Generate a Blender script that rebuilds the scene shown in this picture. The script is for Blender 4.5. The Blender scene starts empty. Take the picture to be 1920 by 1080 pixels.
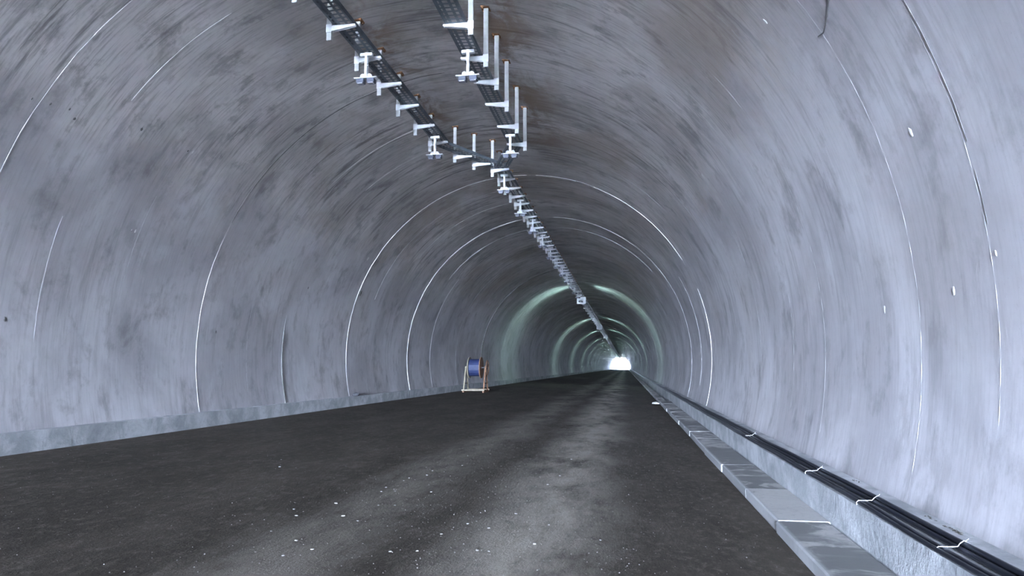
import bpy, bmesh, math, random
from mathutils import Vector, Matrix

random.seed(7)
SC = bpy.context.scene
COL = SC.collection

# ------------------------------------------------------------------ camera
F_PX = 1280.0                      # focal length in pixels of the 1920 wide frame
VX, VY = 1174.0, 688.5             # where the tunnel axis meets the frame
CAM_Z = 1.40
_a = Vector((VX - 960, VY - 540, F_PX)).normalized()
_dn = _a.cross(Vector((1, 0, 0))).normalized()
if _dn.y < 0:
    _dn = -_dn
_rt = _dn.cross(_a)
cam_data = bpy.data.cameras.new('camera')
cam_data.sensor_width = 36.0
cam_data.lens = 36.0 * F_PX / 1920.0
cam_data.clip_end = 2000
cam = bpy.data.objects.new('camera', cam_data)
COL.objects.link(cam)
right = Vector((_rt.x, _a.x, -_dn.x))
down = Vector((_rt.y, _a.y, -_dn.y))
fwd = Vector((_rt.z, _a.z, -_dn.z))
M3 = Matrix((right, -down, -fwd)).transposed()
cam.matrix_world = Matrix.Translation((0, 0, CAM_Z)) @ M3.to_4x4()
SC.camera = cam

# ------------------------------------------------------------------ sky and exposure
world = bpy.data.worlds.new('overcast_sky')
SC.world = world
world.use_nodes = True
wn = world.node_tree.nodes
wn['Background'].inputs['Color'].default_value = (0.64, 0.775, 1.03, 1)
wn['Background'].inputs['Strength'].default_value = 1420.0
# light portals in the two tunnel mouths: they emit nothing, they only tell the sampler where the sky is
def sky_portal(name, p, q, z0, z1, inward):
    ld = bpy.data.lights.new(name, 'AREA'); ld.shape = 'RECTANGLE'
    d = Vector(q) - Vector(p); ld.size = d.length; ld.size_y = z1 - z0
    ld.cycles.is_portal = True
    o = bpy.data.objects.new(name, ld); COL.objects.link(o)
    xax = d.normalized(); zax = -Vector(inward); zax = (zax - xax * zax.dot(xax)).normalized(); yax = zax.cross(xax)
    mid_ = (Vector(p) + Vector(q)) / 2; mid_.z = (z0 + z1) / 2
    o.matrix_world = Matrix.Translation(mid_) @ Matrix((xax, yax, zax)).transposed().to_4x4()
sky_portal('sky_portal_near', (-9.3, -43.0, 0), (3.3, -52.8, 0), -0.7, 7.6, (0, 1, 0))
sky_portal('sky_portal_far', (-9.3, 430.3, 0), (3.3, 430.3, 0), -0.7, 7.6, (0, -1, 0))
SC.view_settings.view_transform = 'Standard'
SC.view_settings.look = 'None'
SC.view_settings.gamma = 1.0
SC.view_settings.use_curve_mapping = False
SC.view_settings.exposure = 0.0
SC.cycles.use_adaptive_sampling = True
SC.cycles.adaptive_threshold = 0.04
SC.cycles.use_light_tree = False
SC.cycles.max_bounces = 7
SC.cycles.diffuse_bounces = 6
SC.cycles.glossy_bounces = 3
SC.cycles.sample_clamp_indirect = 0.0

# ------------------------------------------------------------------ the place in numbers (metres, y runs down the tunnel)
CX, CZ, R = -2.98, 1.75, 5.30      # centre line, springing height and radius of the arch
Y_END = 430.0
SEAM = math.radians(33)
A_L, A_R = math.radians(-19), math.radians(200)
def arch(a, r=R):
    return CX - r * math.cos(a), CZ + r * math.sin(a)
def ceil_z(x):
    return CZ + math.sqrt(R * R - (x - CX) ** 2)
def road_z(x):
    return -0.03 + (1.27 - x) * 0.0315
def y_start(x):
    return -44.0 - (x + 8.28) / 10.6 * 8.0      # unseen mouth behind the viewer, its skew shaped to light the right wall

# ------------------------------------------------------------------ helpers
def link(o, parent=None):
    COL.objects.link(o)
    if parent is not None:
        o.parent = parent
    return o
def tag(o, label=None, cat=None, group=None, kind=None):
    if label: o['label'] = label
    if cat: o['category'] = cat
    if group: o['group'] = group
    if kind: o['kind'] = kind
    return o
def empty(name, loc=(0, 0, 0), parent=None):
    o = bpy.data.objects.new(name, None)
    o.empty_display_size = 0.1
    o.location = loc
    return link(o, parent)

class MB:
    """collects faces, builds one mesh"""
    def __init__(s):
        s.v = []; s.f = []; s.uv = None
    def add(s, vs, fs):
        n = len(s.v)
        s.v += [tuple(q) for q in vs]
        s.f += [tuple(i + n for i in q) for q in fs]
        return s
    def box(s, x0, x1, y0, y1, z0, z1):
        vs = [(x, y, z) for x in (x0, x1) for y in (y0, y1) for z in (z0, z1)]
        return s.add(vs, [(0, 1, 3, 2), (4, 6, 7, 5), (0, 4, 5, 1), (2, 3, 7, 6), (0, 2, 6, 4), (1, 5, 7, 3)])
    def bar(s, p, q, w, h, up=(0, 0, 1)):
        p = Vector(p); q = Vector(q); d = (q - p).normalized(); u = Vector(up)
        sd = d.cross(u)
        if sd.length < 1e-4:
            sd = d.cross(Vector((1, 0, 0)))
        sd.normalize(); u = sd.cross(d)
        vs = [b + sd * i * w / 2 + u * j * h / 2 for b in (p, q) for i, j in ((-1, -1), (1, -1), (1, 1), (-1, 1))]
        return s.add(vs, [(0, 3, 2, 1), (4, 5, 6, 7), (0, 1, 5, 4), (1, 2, 6, 5), (2, 3, 7, 6), (3, 0, 4, 7)])
    def tube(s, pts, r, n=8, cap=True):
        pts = [Vector(p) for p in pts]
        rings = []
        for i, p in enumerate(pts):
            d = (pts[min(i + 1, len(pts) - 1)] - pts[max(i - 1, 0)]).normalized()
            a = d.cross(Vector((0, 0, 1)))
            if a.length < 1e-3:
                a = d.cross(Vector((1, 0, 0)))
            a.normalize(); b = a.cross(d)
            rr = r[i] if isinstance(r, (list, tuple)) else r
            rings.append([p + (a * math.cos(t) + b * math.sin(t)) * rr for t in [2 * math.pi * k / n for k in range(n)]])
        fs = []
        for i in range(len(rings) - 1):
            for k in range(n):
                fs.append((i * n + k, i * n + (k + 1) % n, (i + 1) * n + (k + 1) % n, (i + 1) * n + k))
        if cap:
            fs.append(tuple(range(n))[::-1]); fs.append(tuple((len(rings) - 1) * n + k for k in range(n)))
        return s.add([v for q in rings for v in q], fs)
    def mesh(s, name, mat, smooth=False, bevel=0):
        m = bpy.data.meshes.new(name)
        m.from_pydata(s.v, [], s.f)
        bm = bmesh.new(); bm.from_mesh(m)
        bmesh.ops.recalc_face_normals(bm, faces=bm.faces)
        if bevel:
            bmesh.ops.bevel(bm, geom=list(bm.edges), offset=bevel, segments=1, affect='EDGES', clamp_overlap=True)
        bm.to_mesh(m); bm.free()
        if smooth:
            for p in m.polygons: p.use_smooth = True
        if mat: m.materials.append(mat)
        return m
    def build(s, name, mat, parent=None, smooth=False, bevel=0, loc=None):
        o = bpy.data.objects.new(name, s.mesh(name, mat, smooth, bevel))
        if loc: o.location = loc
        return link(o, parent)

def copy_tree(o, parent=None):
    c = o.copy()
    COL.objects.link(c)
    c.parent = parent
    for ch in list(o.children):
        copy_tree(ch, c)
    return c

# ------------------------------------------------------------------ materials
def mat(name):
    m = bpy.data.materials.new(name); m.use_nodes = True
    nt = m.node_tree
    return m, nt, nt.nodes['Principled BSDF']
def N(nt, t, **kw):
    n = nt.nodes.new(t)
    for k, v in kw.items():
        if k in n.inputs: n.inputs[k].default_value = v
        else: setattr(n, k, v)
    return n
def L(nt, a, b): nt.links.new(a, b)
def noise(nt, vec, scale, detail=4, rough=0.55, dist=0.0):
    n = N(nt, 'ShaderNodeTexNoise', Scale=scale, Detail=detail, Roughness=rough, Distortion=dist)
    L(nt, vec, n.inputs['Vector']); return n.outputs['Fac']
def ramp(nt, fac, lo, hi, a=0.0, b=1.0):
    n = N(nt, 'ShaderNodeMapRange'); n.interpolation_type = 'SMOOTHSTEP'
    n.inputs['From Min'].default_value = lo; n.inputs['From Max'].default_value = hi
    n.inputs['To Min'].default_value = a; n.inputs['To Max'].default_value = b
    L(nt, fac, n.inputs['Value']); return n.outputs['Result']
def mix(nt, fac, a, b):
    n = N(nt, 'ShaderNodeMix'); n.data_type = 'RGBA'
    for s, v in (('A', a), ('B', b)):
        i = [q for q in n.inputs if q.name == s and q.type == 'RGBA'][0]
        if isinstance(v, tuple): i.default_value = v + (1,) if len(v) == 3 else v
        else: L(nt, v, i)
    if isinstance(fac, (int, float)): n.inputs[0].default_value = fac
    else: L(nt, fac, n.inputs[0])
    return [q for q in n.outputs if q.type == 'RGBA'][0]
def math_(nt, op, a, b=None):
    n = N(nt, 'ShaderNodeMath'); n.operation = op
    for i, v in enumerate((a, b)):
        if v is None: continue
        if isinstance(v, (int, float)): n.inputs[i].default_value = v
        else: L(nt, v, n.inputs[i])
    return n.outputs[0]
def mapping(nt, vec, scale=(1, 1, 1), loc=(0, 0, 0)):
    n = N(nt, 'ShaderNodeMapping'); n.inputs['Scale'].default_value = scale; n.inputs['Location'].default_value = loc
    L(nt, vec, n.inputs['Vector']); return n.outputs['Vector']
def bump(nt, h, strength, dist, bsdf):
    n = N(nt, 'ShaderNodeBump'); n.inputs['Strength'].default_value = strength; n.inputs['Distance'].default_value = dist
    L(nt, h, n.inputs['Height']); L(nt, n.outputs['Normal'], bsdf.inputs['Normal'])

def concrete_lining(name):
    m, nt, b = mat(name)
    uv = N(nt, 'ShaderNodeUVMap').outputs['UV']           # x: metres round the arch, y: metres along the tunnel
    sp = N(nt, 'ShaderNodeSeparateXYZ'); L(nt, uv, sp.inputs[0])
    big = noise(nt, mapping(nt, uv, (0.32, 0.40, 1)), 1.0, 5, 0.6, 0.4)
    mid = noise(nt, mapping(nt, uv, (0.9, 1.3, 1), (7, 3, 0)), 1.0, 6, 0.65, 0.3)
    st = noise(nt, mapping(nt, uv, (0.55, 6.0, 1), (3, 1, 0)), 1.0, 6, 0.7, 0.25)
    st2 = noise(nt, mapping(nt, uv, (1.7, 24.0, 1), (13, 1, 0)), 1.0, 4, 0.65, 0.15)
    fine = noise(nt, uv, 26.0, 5, 0.75)
    pit = noise(nt, uv, 90.0, 3, 0.6)
    # how far up the crown: the shutters of the crown left a darker, streakier face, with a ragged border
    d = math_(nt, 'ABSOLUTE', math_(nt, 'SUBTRACT', sp.outputs[0], R * math.pi / 2))
    rag = math_(nt, 'MULTIPLY', math_(nt, 'SUBTRACT', mid, 0.5), 2.4)
    d = math_(nt, 'ADD', d, math_(nt, 'ADD', rag, math_(nt, 'MULTIPLY', math_(nt, 'SUBTRACT', st, 0.5), 2.0)))
    cr = ramp(nt, d, R * (math.pi / 2 - SEAM) - 0.7, R * (math.pi / 2 - SEAM) + 0.5, 1, 0)
    light = mix(nt, cr, (0.645, 0.62, 0.63), (0.69, 0.65, 0.635))
    dark = mix(nt, cr, (0.475, 0.455, 0.465), (0.47, 0.44, 0.425))
    deep = (0.165, 0.152, 0.148)
    c = mix(nt, ramp(nt, big, 0.38, 0.60), dark, light)
    blot = noise(nt, mapping(nt, uv, (1.5, 2.2, 1), (17, 23, 0)), 1.0, 6, 0.7, 0.2)
    c = mix(nt, math_(nt, 'MULTIPLY', ramp(nt, blot, 0.53, 0.66, 0, 0.50), math_(nt, 'ADD', math_(nt, 'MULTIPLY', cr, 0.45), 0.55)), c, deep)
    c = mix(nt, ramp(nt, mid, 0.52, 0.70, 0, 0.55), c, deep)
    c = mix(nt, ramp(nt, mid, 0.24, 0.45, 0.55, 0.0), c, (0.67, 0.67, 0.67))
    gate = ramp(nt, noise(nt, mapping(nt, uv, (0.28, 0.5, 1), (21, 5, 0)), 1.0, 3), 0.38, 0.60)
    g2 = math_(nt, 'MULTIPLY', gate, math_(nt, 'ADD', math_(nt, 'MULTIPLY', cr, 0.62), 0.34))
    c = mix(nt, math_(nt, 'MULTIPLY', ramp(nt, st, 0.48, 0.66), g2), c, deep)
    g3 = math_(nt, 'ADD', math_(nt, 'MULTIPLY', cr, 0.30), 0.16)
    c = mix(nt, math_(nt, 'MULTIPLY', ramp(nt, st2, 0.46, 0.70), g3), c, deep)
    c = mix(nt, ramp(nt, st2, 0.22, 0.42, 0.32, 0), c, (0.70, 0.70, 0.70))
    br = ramp(nt, noise(nt, mapping(nt, uv, (0.28, 0.22, 1), (41, 15, 0)), 1.0, 5, 0.65, 0.5), 0.48, 0.68, 0, 0.60)
    c = mix(nt, math_(nt, 'MULTIPLY', br, math_(nt, 'ADD', math_(nt, 'MULTIPLY', cr, 0.7), 0.3)), c, (0.34, 0.275, 0.225))
    # rust run-off beside the lines of hangers, longest down the right of the crown
    rn = noise(nt, mapping(nt, uv, (1.2, 0.9, 1), (2, 31, 0)), 1.0, 5, 0.7, 0.6)
    def band(c0, w):
        q = math_(nt, 'ABSOLUTE', math_(nt, 'SUBTRACT', sp.outputs[0], c0))
        return ramp(nt, q, 0, w, 1, 0)
    rb = math_(nt, 'MAXIMUM', band(7.25, 0.7), band(9.35, 1.1))
    near = ramp(nt, sp.outputs[1], 14.0, 19.0, 1, 0)
    rb = math_(nt, 'MULTIPLY', math_(nt, 'MULTIPLY', rb, near), ramp(nt, rn, 0.40, 0.60, 0, 0.85))
    c = mix(nt, rb, c, (0.24, 0.165, 0.11))
    c = mix(nt, ramp(nt, fine, 0.55, 0.8, 0, 0.30), c, deep)
    c = mix(nt, ramp(nt, pit, 0.66, 0.74, 0, 0.45), c, (0.10, 0.10, 0.10))
    oi = N(nt, 'ShaderNodeObjectInfo').outputs['Random']
    hsv = N(nt, 'ShaderNodeHueSaturation'); L(nt, c, hsv.inputs['Color'])
    L(nt, math_(nt, 'ADD', math_(nt, 'MULTIPLY', oi, 0.08), 0.96), hsv.inputs['Value'])
    L(nt, hsv.outputs['Color'], b.inputs['Base Color'])
    b.inputs['Roughness'].default_value = 0.72
    b.inputs['Specular IOR Level'].default_value = 0.3
    relief = noise(nt, mapping(nt, uv, (1.0, 3.0, 1), (7, 3, 0)), 1.6, 3, 0.7)
    bump(nt, relief, 0.16, 0.02, b)
    return m
M_LINING = concrete_lining('lining_concrete')

def plain(name, col, rough=0.7, metal=0.0, nscale=0, namp=0.3, bumpd=0.0, coord='Object', emit=None, rnd=0.0):
    m, nt, b = mat(name)
    b.inputs['Roughness'].default_value = rough
    b.inputs['Metallic'].default_value = metal
    if nscale:
        tc = N(nt, 'ShaderNodeTexCoord').outputs[coord]
        f = noise(nt, tc, nscale, 6, 0.65, 0.3)
        c = mix(nt, ramp(nt, f, 0.3, 0.7), tuple(x * (1 - namp) for x in col), tuple(min(1, x * (1 + namp)) for x in col))
        if rnd:
            oi = N(nt, 'ShaderNodeObjectInfo').outputs['Random']
            hsv = N(nt, 'ShaderNodeHueSaturation'); L(nt, c, hsv.inputs['Color'])
            L(nt, math_(nt, 'ADD', math_(nt, 'MULTIPLY', oi, 2 * rnd), 1 - rnd), hsv.inputs['Value'])
            c = hsv.outputs['Color']
        L(nt, c, b.inputs['Base Color'])
        if bumpd: bump(nt, f, 0.6, bumpd, b)
    else:
        b.inputs['Base Color'].default_value = col + (1,)
    if emit:
        b.inputs['Emission Color'].default_value = emit[0] + (1,)
        b.inputs['Emission Strength'].default_value = emit[1]
    return m

M_RIDGE = plain('pale_mortar', (0.68, 0.665, 0.64), 0.85, nscale=3.0, namp=0.22)
M_RIDGE2 = plain('grey_mortar', (0.60, 0.60, 0.60), 0.85, nscale=3.0, namp=0.2)
M_RIDGE3 = plain('worn_mortar', (0.50, 0.495, 0.49), 0.85, nscale=2.0, namp=0.3)
M_GROOVE = plain('dark_joint_filler', (0.10, 0.095, 0.09), 0.9, nscale=4.0, namp=0.4)
M_ZINC = plain('galvanised_steel', (0.66, 0.69, 0.72), 0.42, 0.55, nscale=9.0, namp=0.12)
M_ZINCB = plain('bright_zinc', (0.60, 0.62, 0.64), 0.5, 0.0, nscale=9.0, namp=0.08)
M_TRAY = plain('shaded_tray_zinc', (0.13, 0.15, 0.17), 0.5, 0.4, nscale=6.0, namp=0.2)  # zinc darkened: shade of the tray underside put into the colour
M_RUST = plain('rusty_plate', (0.25, 0.12, 0.055), 0.9, nscale=14.0, namp=0.5, bumpd=0.004)
M_POST = plain('post_zinc', (0.34, 0.345, 0.335), 0.55, 0.0, nscale=5.0, namp=0.15)
M_BOX = plain('dark_lamp_box', (0.05, 0.055, 0.08), 0.5, nscale=8.0, namp=0.2)
M_LENS = plain('pale_lamp_glass', (0.36, 0.36, 0.40), 0.25)
M_CABLE = plain('black_cable_sheath', (0.012, 0.014, 0.022), 0.42, nscale=5.0, namp=0.3)
M_TIE = plain('white_cable_tie', (0.42, 0.43, 0.45), 0.5)
M_DIRT = plain('outside_gravel', (0.36, 0.34, 0.31), 0.95, nscale=0.7, namp=0.3)
M_LIGHT_BLOCK = plain('light_block_scrub', (0.07, 0.085, 0.05), 0.95, nscale=0.6, namp=0.5)
M_CHIP = plain('pale_stone', (0.33, 0.315, 0.295), 0.9, nscale=12.0, namp=0.2, rnd=0.3)
M_CLOD = plain('dark_dirt', (0.085, 0.08, 0.068), 0.95, nscale=20, namp=.4)
M_GRIT = plain('road_grit', (0.17, 0.155, 0.14), 0.95)
M_WOOD = plain('orange_brown_wood', (0.17, 0.085, 0.045), 0.75, nscale=7.0, namp=0.35)
M_PALEWOOD = plain('pale_timber', (0.22, 0.185, 0.13), 0.75, nscale=6.0, namp=0.2)
M_BLUE = plain('blue_cable_winding', (0.012, 0.020, 0.065), 0.6, nscale=5.0, namp=0.2)
M_DARKSTEEL = plain('dark_steel', (0.05, 0.05, 0.055), 0.6, nscale=5.0, namp=0.3)
M_LAMP = plain('lit_lamp_diffuser', (0.8, 0.9, 0.88), 0.4, emit=((0.60, 1.0, 0.95), 400.0))

def kerb_material():
    m, nt, b = mat('kerb_concrete')
    tc = N(nt, 'ShaderNodeTexCoord').outputs['Object']
    oi = N(nt, 'ShaderNodeObjectInfo')
    off = N(nt, 'ShaderNodeVectorMath'); off.operation = 'ADD'
    L(nt, tc, off.inputs[0]); L(nt, oi.outputs['Location'], off.inputs[1])
    v = off.outputs[0]
    n1 = noise(nt, v, 2.2, 7, 0.7, 0.4); n2 = noise(nt, v, 14, 5, 0.7); n3 = noise(nt, mapping(nt, v, (1, 0.5, 1), (4, 9, 2)), 0.7, 4, 0.6)
    c = mix(nt, ramp(nt, n1, 0.35, 0.65), (0.33, 0.34, 0.345), (0.56, 0.565, 0.57))
    c = mix(nt, ramp(nt, n3, 0.54, 0.70, 0, 0.65), c, (0.20, 0.205, 0.21))
    c = mix(nt, ramp(nt, n2, 0.55, 0.75, 0, 0.4), c, (0.18, 0.18, 0.18))
    hsv = N(nt, 'ShaderNodeHueSaturation'); L(nt, c, hsv.inputs['Color'])
    L(nt, math_(nt, 'ADD', math_(nt, 'MULTIPLY', oi.outputs['Random'], 0.2), 0.9), hsv.inputs['Value'])
    L(nt, hsv.outputs['Color'], b.inputs['Base Color'])
    b.inputs['Roughness'].default_value = 0.85
    bump(nt, math_(nt, 'ADD', n1, math_(nt, 'MULTIPLY', n2, 0.5)), 0.6, 0.02, b)
    return m
M_KERB = kerb_material()

def slab_material():
    m, nt, b = mat('gutter_slab_concrete')
    tc = N(nt, 'ShaderNodeTexCoord').outputs['Object']
    oi = N(nt, 'ShaderNodeObjectInfo')
    off = N(nt, 'ShaderNodeVectorMath'); off.operation = 'ADD'
    L(nt, tc, off.inputs[0]); L(nt, oi.outputs['Location'], off.inputs[1])
    v = off.outputs[0]
    n1 = noise(nt, mapping(nt, v, (1.2, 1.5, 1)), 1.6, 6, 0.62, 0.9)
    n2 = noise(nt, v, 22, 5, 0.7)
    # how wet each slab is comes from its object colour
    w_ = N(nt, 'ShaderNodeSeparateColor'); L(nt, oi.outputs['Color'], w_.inputs[0])
    lvl = math_(nt, 'ADD', n1, math_(nt, 'MULTIPLY', math_(nt, 'SUBTRACT', w_.outputs[0], 0.5), 0.34))
    wet = ramp(nt, lvl, 0.42, 0.56)
    c = mix(nt, wet, (0.46, 0.445, 0.425), (0.17, 0.168, 0.163))
    c = mix(nt, ramp(nt, noise(nt, mapping(nt, v, (0.6, 2.4, 1), (3, 8, 1)), 2.0, 5, 0.7, 0.8), 0.52, 0.70, 0, 0.5), c, (0.30, 0.29, 0.28))
    c = mix(nt, ramp(nt, n2, 0.5, 0.75, 0, 0.35), c, (0.13, 0.13, 0.13))
    # the arrises are rubbed pale
    g = N(nt, 'ShaderNodeSeparateXYZ'); L(nt, tc, g.inputs[0])
    edge = ramp(nt, g.outputs[0], -0.212, -0.17, 0.7, 0)
    c = mix(nt, edge, c, (0.40, 0.40, 0.40))
    hsv = N(nt, 'ShaderNodeHueSaturation'); L(nt, c, hsv.inputs['Color'])
    L(nt, math_(nt, 'ADD', math_(nt, 'MULTIPLY', oi.outputs['Random'], 0.2), 0.9), hsv.inputs['Value'])
    L(nt, hsv.outputs['Color'], b.inputs['Base Color'])
    L(nt, ramp(nt, lvl, 0.40, 0.58, 0.85, 0.55), b.inputs['Roughness'])
    bump(nt, n2, 0.4, 0.006, b)
    return m
M_SLAB = slab_material()

def road_material():
    m, nt, b = mat('dusty_road')
    tc = N(nt, 'ShaderNodeTexCoord').outputs['Object']
    sp = N(nt, 'ShaderNodeSeparateXYZ'); L(nt, tc, sp.inputs[0])
    X = sp.outputs[0]
    wob = noise(nt, mapping(nt, tc, (0.0, 0.16, 1)), 1.0, 3)
    Xw = math_(nt, 'ADD', X, math_(nt, 'MULTIPLY', math_(nt, 'SUBTRACT', wob, 0.5), 1.2))
    def track(c, w):
        d = math_(nt, 'ABSOLUTE', math_(nt, 'SUBTRACT', Xw, c))
        return ramp(nt, d, 0.0, w, 1, 0)
    t = math_(nt, 'MAXIMUM', track(-0.75, 0.95), math_(nt, 'MULTIPLY', track(-2.35, 0.8), 0.45))
    patch = noise(nt, mapping(nt, tc, (1.1, 0.45, 1)), 1.0, 6, 0.72, 0.15)
    gritn = noise(nt, mapping(nt, tc, (1, 0.7, 1)), 11.0, 5, 0.75)
    rub = noise(nt, mapping(nt, tc, (2.6, 0.8, 1), (5, 2, 0)), 1.6, 6, 0.72, 0.1)
    fine = noise(nt, tc, 38, 4, 0.8)
    dust = math_(nt, 'MULTIPLY', t, ramp(nt, patch, 0.28, 0.62))
    c = mix(nt, ramp(nt, patch, 0.35, 0.68), (0.047, 0.038, 0.029), (0.077, 0.063, 0.050))
    c = mix(nt, math_(nt, 'MULTIPLY', dust, 0.85), c, (0.40, 0.355, 0.30))
    c = mix(nt, ramp(nt, rub, 0.52, 0.72, 0, 0.38), c, (0.135, 0.116, 0.094))
    c = mix(nt, ramp(nt, rub, 0.25, 0.42, 0.5, 0), c, (0.034, 0.028, 0.022))
    c = mix(nt, ramp(nt, fine, 0.56, 0.75, 0, 0.5), c, (0.22, 0.193, 0.162))
    c = mix(nt, ramp(nt, fine, 0.28, 0.42, 0.5, 0), c, (0.03, 0.026, 0.022))
    c = mix(nt, ramp(nt, gritn, 0.50, 0.70, 0, 0.35), c, (0.20, 0.178, 0.15))
    c = mix(nt, ramp(nt, gritn, 0.30, 0.46, 0.45, 0), c, (0.035, 0.029, 0.023))
    L(nt, c, b.inputs['Base Color'])
    b.inputs['Roughness'].default_value = 0.85
    b.inputs['Specular IOR Level'].default_value = 0.12
    bump(nt, math_(nt, 'ADD', fine, math_(nt, 'MULTIPLY', rub, 1.5)), 0.7, 0.02, b)
    return m
M_ROAD = road_material()

# ------------------------------------------------------------------ ground, road, outside
mb = MB()
for x0, x1 in ((-8.7, 1.9),):
    ys = [-60, -40, -20, 0, 6, 12, 20, 40, 90, 200, Y_END + 6]
    xs = [-8.3, -6, -3, 0, 1.27]
    mb.add([(x, y, road_z(x)) for y in ys for x in xs],
           [(j * 5 + i, j * 5 + i + 1, (j + 1) * 5 + i + 1, (j + 1) * 5 + i) for j in range(len(ys) - 1) for i in range(4)])
    mb.add([(1.27, -60, -0.03), (1.27, Y_END + 6, -0.03), (1.27, Y_END + 6, -0.45), (1.27, -60, -0.45)], [(0, 1, 2, 3)])
road = mb.build('floor', M_ROAD)
tag(road, 'dark dusty unmarked road running down the tunnel', kind='structure')

mb = MB(); mb.box(1.27, 3.4, -60, Y_END + 6, -0.6, -0.32)
tag(mb.build('gutter_bed', M_DIRT), 'concrete bed of the drainage gutter', kind='structure')

mb = MB()
mb.add([(-400, -300, -0.62), (400, -300, -0.62), (400, 900, -0.62), (-400, 900, -0.62)], [(0, 1, 2, 3)])
tag(mb.build('ground', M_DIRT), 'gravel ground outside the tunnel mouths', kind='structure')
mb = MB()
for (ya, yb) in ((-160, -59.9), (Y_END + 5.9, Y_END + 150)):
    mb.box(-14, 6, ya, yb, -0.6, -0.05)
tag(mb.build('approach_road', M_DIRT), 'pale gravel approach outside the tunnel', kind='structure')

# unseen slope added right of the near mouth to dim the left wall
mb = MB()
rows = []
nx, ny = 12, 16
for j in range(ny + 1):
    y = -147 + j * (92.0 / ny)
    for i in range(nx + 1):
        x = 4.2 + i * 3.2
        z = -0.6 + 12 * (1 - math.exp(-i * 0.45)) + random.uniform(-0.5, 0.5) * (i > 0)
        rows.append((x + random.uniform(-.3, .3) * (i > 0), y, z))
mb.add(rows, [(j * (nx + 1) + i, j * (nx + 1) + i + 1, (j + 1) * (nx + 1) + i + 1, (j + 1) * (nx + 1) + i) for j in range(ny) for i in range(nx)])
tag(mb.build('light_block_hill', M_LIGHT_BLOCK, smooth=True), 'unseen slope added beside the near mouth to hold sky light off the left wall', kind='structure')

# ------------------------------------------------------------------ tunnel lining: bays of cast concrete
BAYS = [-58.0, -51.5, -45.0, -38.5, -32.4, -26.0, -19.5, -13.0, -6.9, -0.6, 5.9, 12.2, 19.5, 25.3, 32.5, 38.9]
while BAYS[-1] < Y_END - 8:
    BAYS.append(BAYS[-1] + 6.6)
BAYS.append(Y_END)

def lining_panel(name, a0, a1, y0, y1, material, parent, nseg, ysub=1, thick=0.32):
    vs, fs, uvs = [], [], []
    na = nseg + 1
    ys_n = ysub + 1
    def yy(a, j):
        x, _ = arch(a)
        lo = max(y0, y_start(x))
        lo = min(lo, y1 - 0.02)
        return lo + (y1 - lo) * j / ysub
    for rad in (R, R + thick):
        for j in range(ys_n):
            for i in range(na):
                a = a0 + (a1 - a0) * i / nseg
                x, z = arch(a, rad)
                vs.append((x, yy(a, j), z)); uvs.append((a * R, yy(a, j)))
    o = ys_n * na
    for j in range(ysub):
        for i in range(nseg):
            p = j * na + i
            fs.append((p, p + na, p + na + 1, p + 1))
            fs.append((o + p, o + p + 1, o + p + na + 1, o + p + na))
    d = len(vs); vs += list(vs); uvs += list(uvs); n_in = len(fs)   # the edge faces get corners of their own
    for i in range(nseg):
        fs.append((d + i, d + i + 1, d + o + i + 1, d + o + i))
        p = d + ysub * na + i
        fs.append((p, o + p, o + p + 1, p + 1))
    for j in range(ysub):
        p = d + j * na
        fs.append((p, o + p, o + p + na, p + na))
        p = d + j * na + nseg
        fs.append((p, p + na, o + p + na, o + p))
    m = bpy.data.meshes.new(name)
    m.from_pydata(vs, [], fs)
    ul = m.uv_layers.new(name='UVMap')
    for lp in m.loops:
        ul.data[lp.index].uv = uvs[lp.vertex_index]
    m.materials.append(material)
    for k, p in enumerate(m.polygons):
        p.use_smooth = k < n_in
    ob = bpy.data.objects.new(name, m)
    return link(ob, parent)

wall_l = tag(empty('wall_left'), 'left side of the concrete tunnel lining', kind='structure')
wall_r = tag(empty('wall_right'), 'right side of the concrete tunnel lining', kind='structure')
crown = tag(empty('ceiling'), 'curved concrete crown of the tunnel', kind='structure')
G = 0.0012
GS = 0.0
for k in range(len(BAYS) - 1):
    y0, y1 = BAYS[k] + G, BAYS[k + 1] - G
    if y1 > y_start(-8.2) + 0.5:
        lining_panel('lining_panel', A_L, SEAM - GS, y0, y1, M_LINING, wall_l, 20)
    if y1 > y_start(2.3) + 0.5:
        lining_panel('lining_panel', math.pi - SEAM + GS, A_R, y0, y1, M_LINING, wall_r, 20)
    xs_ = min(y_start(arch(SEAM)[0]), y_start(arch(math.pi - SEAM)[0]))
    if y1 > xs_ + 0.5:
        lining_panel('lining_panel', SEAM + GS, math.pi - SEAM - GS, y0, y1, M_LINING, crown, 48)
# unseen shell added behind the joints to keep sky light out
mb = MB(); nn = 48
vs = []
for j in (0, 1):
    for i in range(nn + 1):
        a = math.radians(-26) + math.radians(232) * i / nn
        x, z = arch(a, R + 0.33)
        vs.append((x, Y_END if j else y_start(x) + 0.3, z))
mb.add(vs, [(i, i + 1, nn + 2 + i, nn + 1 + i) for i in range(nn)])
tag(mb.build('light_seal_shell', M_GROOVE, smooth=True), 'unseen shell added behind the lining to keep sky light out of the joints', kind='structure')

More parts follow.
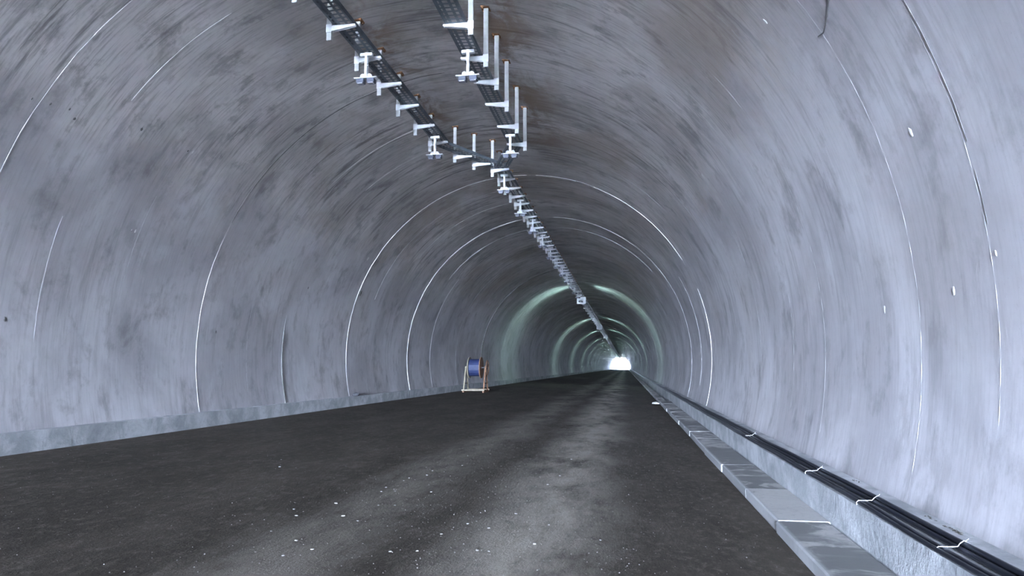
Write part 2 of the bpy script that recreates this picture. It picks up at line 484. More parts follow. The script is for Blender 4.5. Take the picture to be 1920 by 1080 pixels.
# ridges, grooves and cracks left by the formwork: (y, from angle, to angle, width, proud, material, drift)
def arc_strip(name, y, a0, a1, w, h, material, parent, wob=0.0, drift=0.0, seg=2.5):
    n = max(2, int(abs(math.degrees(a1 - a0)) / seg))
    m = MB(); vs = []
    for i in range(n + 1):
        t = i / n
        a = a0 + (a1 - a0) * t
        yc = y + drift * t + random.uniform(-wob, wob)
        ww = w * random.uniform(0.75, 1.2) * (0.35 if i in (0, n) else 1)
        for dy, rr in ((-ww / 2, R + 0.02), (-ww / 2 * 0.6, R - h), (ww / 2 * 0.6, R - h), (ww / 2, R + 0.02)):
            x, z = arch(a, rr)
            vs.append((x, yc + dy, z))
    fs = [(i * 4 + k, i * 4 + k + 1, (i + 1) * 4 + k + 1, (i + 1) * 4 + k) for i in range(n) for k in range(3)]
    fs += [(0, 1, 2, 3), (n * 4 + 3, n * 4 + 2, n * 4 + 1, n * 4)]
    m.add(vs, fs)
    return m.build(name, material, parent, smooth=False)
def ridge(name, y, d0, d1, w, h, material, wob=0.0, drift=0.0):
    s = math.degrees(SEAM)
    for lo, hi, par in ((-19, s, wall_l), (s, 180 - s, crown), (180 - s, 199, wall_r)):
        a, b = max(d0, lo), min(d1, hi)
        if b - a > 1:
            arc_strip(name, y, math.radians(a), math.radians(b), w, h, material, par, wob, drift)

RIDGES = [
    # y, from, to, width, height, material
    (4.74, 150, 188, 0.020, 0.008, M_RIDGE2), (5.9, 140, 193, 0.025, 0.008, M_RIDGE2),
    (7.3, 22, 66, 0.022, 0.008, M_RIDGE), (7.3, 126, 160, 0.012, 0.003, M_RIDGE2),
    (8.46, 0, 20, 0.03, 0.008, M_RIDGE2), (8.46, 41, 62, 0.030, 0.010, M_RIDGE), (8.56, 141, 192, 0.03, 0.008, M_RIDGE2),
    (10.0, 128, 146, 0.03, 0.008, M_RIDGE), (10.1, 152, 190, 0.02, 0.006, M_RIDGE2), (10.0, 8, 28, 0.02, 0.005, M_RIDGE2),
    (12.2, -17, 24, 0.035, 0.010, M_RIDGE), (12.45, 146, 186, 0.035, 0.008, M_RIDGE2), (12.9, 110, 130, 0.03, 0.006, M_RIDGE2),
    (14.5, 45, 72, 0.030, 0.008, M_RIDGE), (14.9, 140, 185, 0.03, 0.007, M_RIDGE2), (14.0, -10, 30, 0.02, 0.004, M_RIDGE2),
    (15.95, 50, 70, 0.035, 0.008, M_RIDGE), (16.9, 108, 140, 0.03, 0.008, M_RIDGE2), (17.2, -12, 35, 0.025, 0.005, M_RIDGE2),
    (15.6, -17, 10, 0.09, 0.012, M_RIDGE2),
    (19.48, -3, 92, 0.065, 0.014, M_RIDGE), (19.48, 95, 150, 0.06, 0.018, M_RIDGE), (19.42, 160, 197, 0.09, 0.012, M_RIDGE),
    (19.48, -17, -3, 0.04, 0.008, M_RIDGE2), (20.9, 20, 80, 0.03, 0.006, M_RIDGE2), (22.6, 40, 86, 0.035, 0.006, M_RIDGE2),
    (22.0, 152, 190, 0.04, 0.006, M_RIDGE2),
    (25.3, -17, 86, 0.15, 0.020, M_RIDGE), (25.25, 94, 128, 0.09, 0.016, M_RIDGE), (25.2, 128, 197, 0.09, 0.010, M_RIDGE2),
    (27.2, 38, 87, 0.10, 0.014, M_RIDGE2), (27.2, 93, 140, 0.09, 0.014, M_RIDGE2), (28.4, -15, 40, 0.05, 0.008, M_RIDGE2),
    (32.9, -15, 84, 0.12, 0.012, M_RIDGE2), (32.9, 94, 165, 0.10, 0.010, M_RIDGE2), (35.5, 20, 80, 0.06, 0.008, M_RIDGE2),
    (38.6, 40, 80, 0.08, 0.01, M_RIDGE2), (45.5, -15, 195, 0.12, 0.012, M_RIDGE2),
]
for y, d0, d1, w, h, mt in RIDGES:
    if d0 >= 126 and y < 18:
        h *= 0.12; w *= 0.6; mt = M_RIDGE3
    elif y > 30:
        h *= 0.2; w *= 0.8
    elif y > 19:
        h *= 0.6 if mt is M_RIDGE else 0.5
    else:
        h *= 0.22 if mt is M_RIDGE2 else 0.38
    ridge('joint_ridge', y, d0, d1, w, h, mt, wob=0.006)
yy_ = 52.1
while yy_ < 330:
    ridge('joint_ridge', yy_, -17, 197, 0.14, 0.004, M_RIDGE2); yy_ += 13.2
# dark joints and cracks
CRACKS = [(12.2, 28, 86, 0.030, 0.004, M_GROOVE, 0.004), (15.58, -16, 6, 0.022, 0.016, M_GROOVE, 0.008),
          (4.70, 156, 168, 0.007, 0.0035, M_GROOVE, 0.003), (4.71, 170, 174, 0.006, 0.0035, M_GROOVE, 0.003), (38.9, 2, 76, 0.11, 0.02, M_GROOVE, 0.01),
          (19.42, 108, 114, 0.07, 0.018, M_GROOVE, 0.02), (19.6, 20, 21.8, 0.22, 0.02, M_GROOVE, 0.0)]
for y, d0, d1, w, h, mt, wb in CRACKS:
    ridge('joint_crack', y, d0, d1, w, h, mt, wb)
# wandering crack high on the right
def on_wall(a_deg, y, off=0.004):
    x, z = arch(math.radians(a_deg), R - off)
    return (x, y, z)
mb = MB(); mb.tube([on_wall(*p) for p in ((149.6, 5.38), (151.0, 5.5), (151.7, 5.66), (152.2, 5.86), (151.9, 5.98))], [0.004, 0.008, 0.006, 0.007, 0.003], 5)
mb.build('joint_crack', M_GROOVE, wall_r)

# chipped plugs and tie holes in the lining: (angle, y, size, material)
def plug(a_deg, y, size, material, name):
    a = math.radians(a_deg)
    s_ = math.degrees(SEAM)
    par = wall_l if a_deg < s_ else (crown if a_deg < 180 - s_ else wall_r)
    n = 9; m = MB(); vs = []
    for rr, off in ((0.75, -0.004), (0.5, 0.004), (0.22, 0.006)):
        for k in range(n):
            t = 2 * math.pi * k / n
            jit = random.uniform(0.55, 1.15)
            da = rr * size * jit * 1.25 * math.sin(t) / R
            x, z = arch(a + da, R - off)
            vs.append((x, y + rr * size * jit * 0.8 * math.cos(t), z))
    fs = [(i * n + k, i * n + (k + 1) % n, (i + 1) * n + (k + 1) % n, (i + 1) * n + k) for i in range(2) for k in range(n)]
    fs.append(tuple(2 * n + k for k in range(n)))
    m.add(vs, fs); m.build(name, material, par)
for a, y, q in ((164.7, 5.36, .06), (178.1, 6.63, .06), (177.9, 5.29, .05), (176.1, 4.68, .03), (145.7, 6.61, .05), (145.9, 12.08, .10), (32.3, 18.96, .09), (38.0, 10.16, .05), (20.7, 9.9, .05), (18.0, 16.4, .08)):
    plug(a, y, q, M_RIDGE, 'chipped_patch')
for a, y, q in ((37.6, 8.95, .05), (37.8, 10.05, .03), (3.2, 7.97, .06), (20.7, 9.82, .03), (18.4, 16.31, .05), (4.0, 12.8, .045), (168.1, 39.2, .2), (169.8, 35.1, .12), (34.7, 7.18, .03), (35.1, 7.44, .035), (34.6, 7.87, .04), (35.6, 7.72, .03)):
    plug(a, y, q, M_GROOVE, 'tie_hole')

# ------------------------------------------------------------------ kerbs and gutter slabs
kerb_l = tag(empty('kerb_left'), 'raised concrete kerb along the left wall', kind='structure')
kerb_r = tag(empty('kerb_right'), 'raised concrete kerb along the right wall that carries the cables', kind='structure')
gutter = tag(empty('gutter'), 'row of concrete gutter cover slabs along the right road edge', kind='structure')
def prism(section, y0, y1):
    m = MB(); n = len(section)
    m.add([(x, y, z) for y in (y0, y1) for x, z in section],
          [tuple(range(n)), tuple(range(2 * n - 1, n - 1, -1))] + [(k, n + k, n + (k + 1) % n, (k + 1) % n) for k in range(n)])
    return m
KL = 2.6
secr = [(1.72, -0.32), (1.72, 0.35), (2.128, 0.35), (2.02, 0.0), (1.93, -0.2), (1.9, -0.32)]
mr = prism(secr, 0.0004, KL - 0.0004).mesh('kerb_block', M_KERB)
y = 5.05 - KL * 20
while y < Y_END:
    o = bpy.data.objects.new('kerb_block', mr); o.location = (random.uniform(-.0008, .0008), y, random.uniform(-.0008, .0008)); link(o, kerb_r); y += KL
secl = [(-7.95, 0.0), (-7.95, 0.54), (-8.136, 0.54), (-8.05, 0.2), (-7.99, 0.0)]
ml = prism(secl, 0.0004, KL - 0.0004).mesh('kerb_block', M_KERB)
y = 6.3 - KL * 17
while y < Y_END:
    o = bpy.data.objects.new('kerb_block', ml); o.location = (random.uniform(-.002, .002), y, random.uniform(-.002, .002)); link(o, kerb_l); y += KL
SLABS = [-3.9, -2.15, -0.4, 1.35, 3.05, 4.75, 6.46, 8.08, 9.94, 11.91, 13.56, 14.9, 16.2, 17.9, 19.52, 21.2, 22.9, 24.6, 26.2, 27.7]
def slab(w, ln):
    m = MB(); m.box(-w / 2, w / 2, 0.006, ln - 0.006, -0.14, 0.0)
    return m.mesh('slab', M_SLAB, bevel=0.012)
WET = {4.75: 0.6, 6.46: 0.1, 8.08: 0.62, 9.94: 0.8, 11.91: 0.4, 13.56: 0.5, 14.9: 0.6, 16.2: 0.7, 17.9: 0.3}
for a, b in zip(SLABS[:-1], SLABS[1:]):
    o = bpy.data.objects.new('slab', slab(0.445, b - a))
    o.location = (1.495 + random.uniform(-.012, .008), a, 0.07 + random.uniform(-.005, .005))
    w_ = WET.get(a, random.uniform(0.2, 0.8)); o.color = (w_, w_, w_, 1)
    o.rotation_euler = (random.uniform(-.002, .002), random.uniform(-.006, .006), random.uniform(-.006, .006)); link(o, gutter)
far_slab = slab(0.27, 1.75)
y = 27.7
while y < Y_END - 2:
    o = bpy.data.objects.new('slab', far_slab)
    o.location = (1.40 + random.uniform(-.02, .02), y, 0.07 + random.uniform(-.005, .005)); w_ = random.uniform(0.3, 0.9); o.color = (w_, w_, w_, 1); link(o, gutter); y += 1.75

# ------------------------------------------------------------------ cable trays, hangers and lamp brackets under the crown
def zr(z): return z + CAM_Z
def tray(name, pts, z, w, label, holes_to):
    """perforated tray with two folded side rails following a polyline of (x, y)"""
    root = empty(name, (pts[0][0], pts[0][1], z))
    tag(root, label, 'cable tray')
    o0 = Vector((pts[0][0], pts[0][1], 0))
    P = [Vector((x, y, 0)) - o0 for x, y in pts]
    def side(i):
        d0 = (P[i] - P[i - 1]).normalized() if i else (P[1] - P[0]).normalized()
        d1 = (P[i + 1] - P[i]).normalized() if i < len(P) - 1 else d0
        t = (d0 + d1).normalized(); n = Vector((t.y, -t.x, 0))
        return n / max(0.5, n.dot(Vector((d0.y, -d0.x, 0))))
    S = [side(i) for i in range(len(P))]
    bot = MB()
    for i in range(len(P) - 1):
        ln = (P[i + 1] - P[i]).length
        holes = pts[i][1] < holes_to
        n = max(1, int(ln / 0.10)) if holes else 1
        cols = [-0.5, -0.40, -0.26, -0.12, 0.12, 0.26, 0.40, 0.5]
        def pt(t, c):
            b = P[i].lerp(P[i + 1], t); s_ = S[i].lerp(S[i + 1], t)
            return b + s_ * (w * c)
        if not holes:
            bot.add([pt(0, -.5), pt(0, .5), pt(1, .5), pt(1, -.5)], [(0, 1, 2, 3)])
            continue
        vs = []; rows = []
        for k in range(n):
            rows += [k / n, (k + 0.62) / n]
        rows.append(1.0)
        for t in rows:
            vs += [pt(t, c) for c in cols]
        fs = []; nc = len(cols)
        for r_ in range(len(rows) - 1):
            for c in range(nc - 1):
                if c % 2 == 1 and r_ % 2 == 0: continue
                fs.append((r_ * nc + c, r_ * nc + c + 1, (r_ + 1) * nc + c + 1, (r_ + 1) * nc + c))
        bot.add(vs, fs)
    bot.build('tray_bottom', M_TRAY, root)
    for sg in (-0.5, 0.5):
        rl = MB()
        for i in range(len(P) - 1):
            a, b = P[i] + S[i] * w * sg, P[i + 1] + S[i + 1] * w * sg
            ia, ib = a - S[i] * 0.015 * (1 if sg > 0 else -1), b - S[i + 1] * 0.015 * (1 if sg > 0 else -1)
            up = Vector((0, 0, 0.07))
            e = Vector((0, 0, 0.002))
            rl.add([a - e, b - e, b + up, a + up, ia + up, ib + up], [(0, 1, 2, 3), (3, 2, 5, 4)])
        rl.build('side_rail', M_TRAY, root)
    return root
TW = 0.30
Z_LT, Z_RT = zr(4.90), zr(4.785)
tray('cable_tray', [(-3.92, -4.5), (-3.92, 6), (-3.92, 14.3), (-3.02, 16.05)], Z_LT, TW, 'galvanised cable tray of the left run that bends across to the single run', 20)
tray('cable_tray', [(-2.27, -9.5), (-2.27, 6), (-2.27, 14.15), (-2.86, 15.75)], Z_RT, TW, 'galvanised cable tray of the right run, nearest the tunnel crown joint', 20)
tray('cable_tray', [(-2.97, 16.1), (-2.97, 45), (-2.97, Y_END - 1)], Z_LT + 0.002, TW, 'long straight single cable tray running on to the far bright exit', 30)

def hanger(ln, arm_drop, sgn, arm_len):
    """origin at the ceiling; post hangs down, arm reaches to sgn * x"""
    root = empty('tray_hanger')
    bp = MB(); bp.box(-0.075, 0.075, -0.075, 0.075, -0.012, 0.05)
    for i in (-1, 1):
        for j in (-1, 1):
            bp.tube([(i * .052, j * .052, -0.03), (i * .052, j * .052, 0.0)], 0.012, 6)
    bp.build('base_plate', M_RUST, root)
    p = MB()                                   # open channel, its back to the viewer
    p.box(-0.036, 0.036, -0.022, -0.017, -ln, 0.0)
    p.box(-0.036, -0.031, -0.017, 0.022, -ln, 0.0)
    p.box(0.031, 0.036, -0.017, 0.022, -ln, 0.0)
    p.build('post', M_POST, root)
    a = MB()
    r0 = sgn * 0.036; r1 = sgn * (0.036 + arm_len); z = -arm_drop
    for yy in (-0.026, 0.021):
        a.add([(r0, yy, z), (r1, yy, z), (r1, yy, z - 0.028), (r0, yy, z - 0.085),
               (r0, yy + .005, z), (r1, yy + .005, z), (r1, yy + .005, z - 0.028), (r0, yy + .005, z - 0.085)],
              [(0, 1, 2, 3), (7, 6, 5, 4), (0, 4, 5, 1), (1, 5, 6, 2), (2, 6, 7, 3), (3, 7, 4, 0)])
    a.box(min(r0, r1), max(r0, r1), -0.026, 0.026, z - 0.004, z)
    arm = a.build('arm', M_ZINCB, root)
    c = MB(); x0 = sgn * 0.02
    c.box(min(-.042, .042), .042, -0.030, -0.022, z - 0.10, z + 0.02)
    c.build('clamp_plate', M_ZINCB, root)
    return root
def hanger_simple(ln, arm_drop, sgn, arm_len):
    m = MB()
    m.box(-0.036, 0.036, -0.022, 0.022, -ln, 0.0)
    r0 = sgn * 0.036; r1 = sgn * (0.036 + arm_len); z = -arm_drop
    m.add([(r0, -.026, z), (r1, -.026, z), (r1, -.026, z - 0.028), (r0, -.026, z - 0.085),
           (r0, .026, z), (r1, .026, z), (r1, .026, z - 0.028), (r0, .026, z - 0.085)],
          [(0, 1, 2, 3), (7, 6, 5, 4), (0, 4, 5, 1), (1, 5, 6, 2), (2, 6, 7, 3), (3, 7, 4, 0)])
    return m
ORD = ['nearest', 'second', 'third', 'fourth', 'fifth', 'sixth', 'seventh', 'eighth']
PX_L, PX_R, PX_M = -4.14, -2.05, -3.19
hl = hanger(ceil_z(PX_L) - zr(4.68), ceil_z(PX_L) - Z_LT + 0.002, 1, 0.36)
LY = [7.78, 8.82, 9.86, 10.86, 11.87, 12.94, 14.0]
for i, y in enumerate(LY):
    o = hl if i == 0 else copy_tree(hl)
    o.location = (PX_L, y, ceil_z(PX_L))
    tag(o, 'galvanised hanger with rusty ceiling plate holding the left tray, %s from the viewer' % ORD[i], 'tray hanger', 'hangers of the left tray run')
hr = hanger(ceil_z(PX_R) - zr(4.60), ceil_z(PX_R) - Z_RT + 0.002, -1, 0.36)
RY = [8.84, 9.88, 10.77, 11.76, 12.93, 14.04]
for i, y in enumerate(RY):
    o = hr if i == 0 else copy_tree(hr)
    o.location = (PX_R, y, ceil_z(PX_R))
    tag(o, 'long galvanised hanger with rusty top holding the right tray, %s from the viewer' % ORD[i], 'tray hanger', 'hangers of the right tray run')
for i, (x, y) in enumerate([(-3.84, 15.0), (-3.53, 15.65)]):
    hb = hanger(ceil_z(x) - zr(4.72), ceil_z(x) - Z_LT + 0.002, 1, 0.36)
    hb.location = (x, y, ceil_z(x)); hb.rotation_euler.z = 0.25
    tag(hb, ['slender hanger at the start of the bend of the left tray', 'slender hanger midway along the bend of the left tray'][i], 'tray hanger', 'hangers of the bend')
hm = hanger(ceil_z(PX_M) - zr(4.70), ceil_z(PX_M) - Z_LT + 0.002, 1, 0.38)
MY = [16.25 + 0.9 * k for k in range(286)]
simple = None
far_lab = 'small galvanised hanger in the long row of the single tray running to the exit'
for i, y in enumerate(MY):
    if y < 62:
        o = hm if i == 0 else copy_tree(hm)
    else:
        if simple is None:
            simple = hanger_simple(ceil_z(PX_M) - zr(4.70), ceil_z(PX_M) - Z_LT + 0.002, 1, 0.38).mesh('tray_hanger', M_ZINCB)
        o = bpy.data.objects.new('tray_hanger', simple); link(o)
    o.location = (PX_M, y, ceil_z(PX_M))
    if i < 8:
        tag(o, ('hanger of the single tray, first after the two runs join' if i == 0 else 'hanger of the single tray, %s after the two runs join' % ORD[i]), 'tray hanger', 'hangers of the single tray run')
    else:
        tag(o, far_lab, 'tray hanger', 'hangers in the far row of the single tray')
mb = MB()
y = MY[-1] + 0.9
while y < Y_END - 1:
    h = hanger_simple(ceil_z(PX_M) - zr(4.70), ceil_z(PX_M) - Z_LT + 0.002, 1, 0.38)
    mb.add([(vx + PX_M, vy + y, vz + ceil_z(PX_M)) for vx, vy, vz in h.v], h.f); y += 0.9
tag(mb.build('far_tray_hangers', M_ZINCB), 'run of tiny hangers at the far end of the single tray', 'tray hangers', kind='stuff')

def lamp_bracket(drop):
    """origin at the tray; strap hangs down and carries a plate with two small lamps"""
    root = empty('lamp_bracket')
    s_ = MB()
    for y in (-0.03, 0.03):
        s_.box(-0.02, 0.02, y - 0.003, y + 0.003, -drop, -0.01)
    s_.box(-0.02, 0.02, -0.033, 0.033, -0.20, -0.19)
    s_.build('strap', M_ZINCB, root)
    t = MB(); t.box(-0.10, 0.10, -0.035, 0.035, -0.065, -0.012)
    t.build('saddle', M_ZINCB, root, bevel=0.008)
    p = MB(); p.box(-0.18, 0.18, -0.055, 0.055, -drop - 0.014, -drop)
    p.build('mount_plate', M_ZINCB, root)
    for x in (-0.055, 0.055):
        c = MB(); c.tube([(x, 0, -drop), (x, 0, -drop + 0.035), (x, 0, -drop + 0.055), (x, 0, -drop + 0.07)], [0.042, 0.042, 0.036, 0.016], 10)
        c.build('clamp', M_ZINCB, root, smooth=False)
    for x in (-0.085, 0.085):
        b = MB(); b.box(x - 0.062, x + 0.062, -0.05, 0.05, -drop - 0.085, -drop - 0.014)
        bo = b.build('lamp_box', M_BOX, root, bevel=0.008)
        g = MB(); g.box(x - 0.045, x + 0.045, -0.053, 0.035, -drop - 0.098, -drop - 0.082)
        g.build('lens', M_LENS, bo, bevel=0.006)
    return root
lb = lamp_bracket(0.42)
spots = [(-3.92, 9.70, Z_LT, 'lamp bracket strapped under the left tray, nearer of the two'), (-3.92, 13.62, Z_LT, 'lamp bracket strapped under the left tray just before its bend'),
         (-2.27, 9.62, Z_RT, 'lamp bracket strapped under the right tray near the top of the photo'), (-2.27, 13.45, Z_RT, 'lamp bracket strapped under the end of the right tray')]
for i, (x, y, z, lab) in enumerate(spots):
    o = lb if i == 0 else copy_tree(lb)
    o.location = (x, y, z); tag(o, lab, 'lamp bracket', 'lamp brackets of the twin trays')
simple = None
for k in range(110):
    y = 16.70 + 2.7 * k
    if y > 268: break
    if y < 50:
        o = copy_tree(lb)
    else:
        if simple is None:
            q = MB(); q.box(-0.02, 0.02, -0.033, 0.033, -0.42, -0.012); q.box(-0.18, 0.18, -0.055, 0.055, -0.434, -0.42); q.box(-0.14, 0.14, -0.05, 0.05, -0.51, -0.434)
            q.box(-0.10, 0.10, -0.035, 0.035, -0.065, -0.012)
            simple = q.mesh('lamp_bracket', M_ZINCB)
        o = bpy.data.objects.new('lamp_bracket', simple); link(o)
    o.location = (-2.97, y, Z_LT)
    if k < 3:
        tag(o, 'lamp bracket under the single tray, %s after the two runs join' % ['first', 'second', 'third'][k], 'lamp bracket', 'lamp brackets of the single tray')
    else:
        tag(o, 'small lamp bracket in the far row under the single tray', 'lamp bracket', 'far lamp brackets of the single tray')

# ------------------------------------------------------------------ lit lamps deep in the tunnel
def tunnel_lamp():
    """hooded side-throwing lamp: two lit panes face the walls, plates fore and aft cut the glare along the road"""
    root = empty('tunnel_lamp')
    for y in (-0.16, 0.16):
        k_ = 0.31 if y < 0 else 0.25
        h = MB(); h.box(-k_, k_, y - 0.008, y + 0.008, -k_ - 0.06, 0.10); h.build('hood_plate', M_ZINCB, root)
    t = MB(); t.box(-0.06, 0.06, -0.15, 0.15, 0.04, 0.10); t.box(-0.26, 0.26, -0.155, 0.155, 0.10, 0.115); t.build('housing', M_ZINCB, root)
    for sg in (-1, 1):
        d = MB(); d.box(min(sg * .02, sg * .06), max(sg * .02, sg * .06), -0.13, 0.13, -0.20, 0.03)
        d.build('diffuser', M_LAMP, root)
    for x in (-0.2, 0.2):
        r_ = MB(); r_.tube([(x * 0.5, 0, 0.11), (x * 0.5, 0, 0.165)], 0.012, 6); r_.build('rod', M_ZINC, root)
    return root
tl = tunnel_lamp()
LAMPS = [47, 79, 105, 130, 151, 170, 188, 206, 224, 242, 260, 278, 296, 314, 332, 350, 368, 386, 404]  # near ones at the greenish bands; denser far row added to brighten the end
for i, y in enumerate(LAMPS):
    kk = round((y - 16.70) / 0.9); kk += 1 if kk % 3 == 0 else 0; y = 16.70 + 0.9 * kk - 0.06
    o = tl if i == 0 else copy_tree(tl)
    o.location = (-2.97, y + 0.06, zr(4.72))
    tag(o, ('hooded lamp under the single tray lighting the %s greenish band of the tunnel' % ORD[i]) if i < 5 else 'hooded lamp of the far row added to brighten the tunnel end', 'lamp', 'lit lamps deep in the tunnel' if i < 5 else 'far lamps added to brighten the tunnel end')

# ------------------------------------------------------------------ cables on the right kerb
def cable(x0, z0, r, label, seed):
    lower = x0 < 1.8
    ph = [1.1, 4.0, 0.3] if lower else [2.6, 0.9, 0.3]; amp = 0.008 if lower else 0.010
    pts = []; y = -8.0
    while y < 200:
        w = amp * (math.sin(y * 0.9 + ph[0]) + 0.6 * math.sin(y * 1.7 + ph[1])) 
        far = min(1.0, max(0.0, (y - 14) / 20))
        pts.append((x0 + (0.03 if lower else -0.03) * far + w, y, 0.35 + z0 + r + 0.004 + 0.004 * math.sin(y * 2.3 + ph[2])))
        y += 0.22 if y < 25 else (1.0 if y < 60 else 5)
    m = MB(); m.tube([Vector(p) for p in pts], r, 8)
    o = m.build('cable', M_CABLE, smooth=True)
    tag(o, label, 'cable', 'black cables on the right kerb')
cable(1.742, 0.0, 0.015, 'thin black cable lying along the very edge of the right kerb', 1)
cable(1.778, 0.0, 0.016, 'black cable just inside the one at the kerb edge', 2)
cable(1.850, 0.0, 0.019, 'thick black cable in the middle of the ledge on the right kerb', 3)
cable(1.894, 0.0, 0.020, 'thick black cable of the bundle nearest the right wall', 4)
cable(1.872, 0.034, 0.016, 'black cable lying on top of the two thick cables', 5)
tie = MB()
ring = [(1.722, .3535), (1.722, .372), (1.735, .386), (1.785, .389), (1.83, .392), (1.848, .408), (1.872, .423), (1.896, .408), (1.919, .385), (1.920, .3535)]
tie.tube([(x - 1.85, 0.008 * math.sin(i * 1.3), z - 0.35) for i, (x, z) in enumerate(ring)], 0.0032, 5)
tie.tube([(0.022, 0.0, 0.072), (0.03, -0.02, 0.085), (0.026, -0.04, 0.094)], 0.0025, 5)
tm = tie.mesh('cable_tie', M_TIE)
for y, lab in ((4.37, 'white tie round the cables, nearest the bottom right corner'), (5.74, 'white tie round the cables, second from the bottom right corner'), (7.27, 'white tie round the cables, third from the bottom right corner'), (10.8, 'white tie round the cables, farthest one along the kerb')):
    o = bpy.data.objects.new('cable_tie', tm); o.location = (1.85, y, 0.35); link(o)
    tag(o, lab, 'cable tie', 'white cable ties on the right kerb')

# ------------------------------------------------------------------ loose stones and dirt
def rock(sx, sy, sz, seed, n=1):
    rnd = random.Random(seed)
    bm = bmesh.new(); bmesh.ops.create_icosphere(bm, subdivisions=1, radius=1.0)
    for v in bm.verts:
        k = rnd.uniform(0.72, 1.2)
        v.co = Vector((v.co.x * sx * k, v.co.y * sy * k, max(v.co.z, -0.35) * sz * k))
    zmin = min(v.co.z for v in bm.verts)
    for v in bm.verts: v.co.z -= zmin
    m = bpy.data.meshes.new('stone'); bm.to_mesh(m); bm.free(); return m
CHIPS = [(-1.38, 5.96), (-2.37, 6.44), (-2.22, 6.49), (-2.57, 7.81), (-3.03, 6.04), (-1.34, 6.52), (-1.17, 5.86), (-1.5, 5.55), (-1.54, 5.02), (-2.28, 4.85), (-2.4, 4.65), (-0.69, 6.13), (-0.93, 8.14), (-2.05, 18.35), (-2.21, 9.21), (-2.46, 8.63), (-2.58, 7.1), (-2.62, 7.35), (-0.23, 5.73), (-1.03, 5.16), (-0.73, 5.46), (-2.89, 5.81), (-2.5, 5.92), (-2.31, 5.78), (-2.08, 7.25), (-4.63, 8.81), (-4.35, 8.24), (-0.83, 10.4), (-2.57, 8.01), (-2.43, 8.28), (-2.36, 10.17), (-2.82, 5.25), (-2.5, 5.04), (-1.12, 5.16), (-2.78, 6.4), (-1.72, 4.95), (-1.04, 6.48), (-0.85, 8.82), (-2.45, 7.17)]
chip_meshes = []
for k in range(5):
    m = rock(0.021, 0.016, 0.008, k); m.name = 'stone_chip'; m.materials.append(M_CHIP); chip_meshes.append(m)
for i, (x, y) in enumerate(CHIPS):
    o = bpy.data.objects.new('stone_chip', chip_meshes[i % 5]); sc_ = random.uniform(0.55, 1.0)
    o.scale = (sc_,) * 3; o.rotation_euler.z = random.uniform(0, 6)
    o.location = (x, y, road_z(x) - 0.001); link(o)
    tag(o, 'small pale stone chip lying on the dark road', 'stone chip', 'pale stone chips scattered on the road')
mb = MB()
for k in range(3600):
    y = 3.2 + 22 * random.random() ** 1.8
    x = random.uniform(-7.7, 1.2) if random.random() < .45 else random.gauss(-1.2, 1.2)
    if not -7.8 < x < 1.2: continue
    q = random.uniform(0.003, 0.0085); z = road_z(x) - 0.001
    t = random.uniform(0, 6.28)
    vs = [(x + q * math.cos(t + j * 2.1), y + q * math.sin(t + j * 2.1), z) for j in range(3)] + [(x, y, z + q * .9)]
    mb.add(vs, [(0, 2, 1), (0, 1, 3), (1, 2, 3), (2, 0, 3)])
tag(mb.build('road_grit', M_GRIT), 'fine grit strewn over the dark road', 'grit', kind='stuff')

m = rock(0.19, 0.12, 0.08, 21); m.materials.append(M_CHIP)
o = bpy.data.objects.new('broken_block', m); o.location = (1.12, 27.5, road_z(1.12) - 0.003); link(o)
tag(o, 'pale broken concrete lump at the edge of the gutter slabs', 'rubble')
m = rock(0.12, 0.09, 0.09, 22); m.materials.append(M_DARKSTEEL)
o = bpy.data.objects.new('dark_lump', m); o.location = (-8.03, 19.7, 0.537); link(o)
tag(o, 'small dark lump lying on the left kerb', 'rubble')
for i, (y, q, lab) in enumerate(((4.95, 0.06, 'flat pile of dark dirt at the foot of the right wall'), (5.33, 0.035, 'small dark clod of dirt at the right wall, beside the flat pile'), (6.95, 0.035, 'dark clod of dirt at the right wall, farthest along the kerb'))):
    pile = MB(); rnd = random.Random(50 + i)
    for k in range(16):
        r_ = q * rnd.uniform(0.10, 0.32); cx_, cy_ = rnd.uniform(-.45, .35) * q, rnd.gauss(0, 1.3) * q
        pts = [(cx_ + r_ * math.cos(t) * rnd.uniform(.7, 1.2), cy_ + 1.5 * r_ * math.sin(t) * rnd.uniform(.7, 1.2), 0) for t in [k2 * 1.047 for k2 in range(6)]]
        pile.add(pts + [(cx_, cy_, r_ * rnd.uniform(.5, .9))], [(j, (j + 1) % 6, 6) for j in range(6)] + [(5, 4, 3, 2, 1, 0)])
    m = pile.mesh('dirt_clod', M_CLOD)
    o = bpy.data.objects.new('dirt_clod', m); o.location = (2.085, y, 0.349); link(o); tag(o, lab, 'dirt')

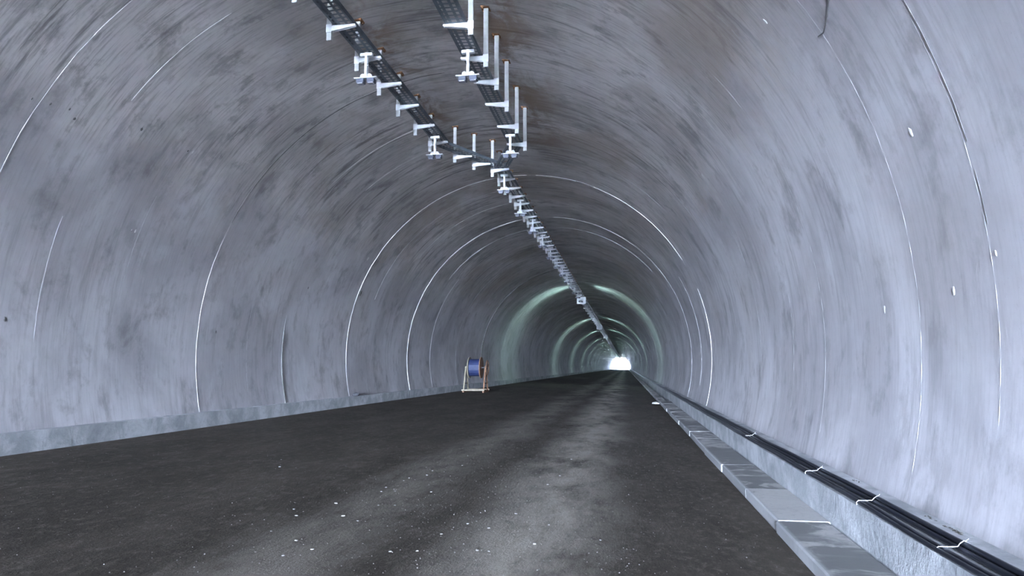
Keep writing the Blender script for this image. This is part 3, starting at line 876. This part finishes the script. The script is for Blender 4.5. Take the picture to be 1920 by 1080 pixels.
# ------------------------------------------------------------------ cable reel on its stand by the left kerb
reel = empty('cable_reel', (-6.98, 31.6, road_z(-6.98)))
tag(reel, 'cable reel with blue winding on an orange brown stand by the left kerb', 'cable reel')
def part(name, fn, material, parent=reel, **kw):
    m = MB(); fn(m); return m.build(name, material, parent, **kw)
AX = 1.15
part('winding', lambda m: m.tube([(-0.26, 0, AX), (0.24, 0, AX)], 0.40, 20), M_BLUE, smooth=False)
def disc(x0, x1, r_):
    return lambda m: m.tube([(x0, 0, AX), (x1, 0, AX)], r_, 24)
part('flange', disc(-0.31, -0.27, 0.50), M_PALEWOOD)
part('flange', disc(0.25, 0.29, 0.50), M_WOOD)
part('axle', lambda m: m.tube([(-0.52, 0, AX), (0.56, 0, AX)], 0.03, 8), M_DARKSTEEL)
for sx, mt in ((-0.46, M_PALEWOOD), (0.48, M_WOOD)):
    for sy in (-1, 1):
        part('leg', lambda m: m.bar((sx, sy * 0.50, 0.04), (sx, sy * 0.03, AX + 0.06), 0.06, 0.05), mt)
    part('foot_rail', lambda m: m.bar((sx, -0.58, 0.045), (sx, 0.58, 0.045), 0.08, 0.08), M_WOOD)
    part('brace', lambda m: m.bar((sx, -0.33, 0.42), (sx, 0.33, 0.42), 0.05, 0.04), mt)
for sy in (-0.54, 0.54):
    part('cross_rail', lambda m: m.bar((-0.54, sy, 0.12), (0.54, sy, 0.12), 0.07, 0.07), M_PALEWOOD)
def wheel(m):
    n = 20
    m.tube([(0.56, 0.34 * math.cos(t), AX + 0.34 * math.sin(t)) for t in [2 * math.pi * k / n for k in range(n + 1)]], 0.02, 6)
    for k in range(4):
        t = k * math.pi / 2 + .4
        m.bar((0.56, 0, AX), (0.56, 0.34 * math.cos(t), AX + 0.34 * math.sin(t)), 0.025, 0.025, (1, 0, 0))
part('hand_wheel', wheel, M_WOOD)

# ------------------------------------------------------------------ haze volume added at the far end to make the exit glow
m, nt, b = mat('exit_glow_haze')
nt.nodes.remove(b)
v = N(nt, 'ShaderNodeVolumeScatter', Density=0.018, Anisotropy=0.55)
v.inputs['Color'].default_value = (1.0, 0.98, 0.93, 1)
L(nt, v.outputs['Volume'], nt.nodes['Material Output'].inputs['Volume'])
mb = MB(); mb.box(CX - 4.65, CX + 4.65, 290, Y_END + 1, 0.6, CZ + 2.4)
tag(mb.build('exit_glow_haze', m), 'haze volume added to make the glow round the far exit', 'haze', kind='stuff')
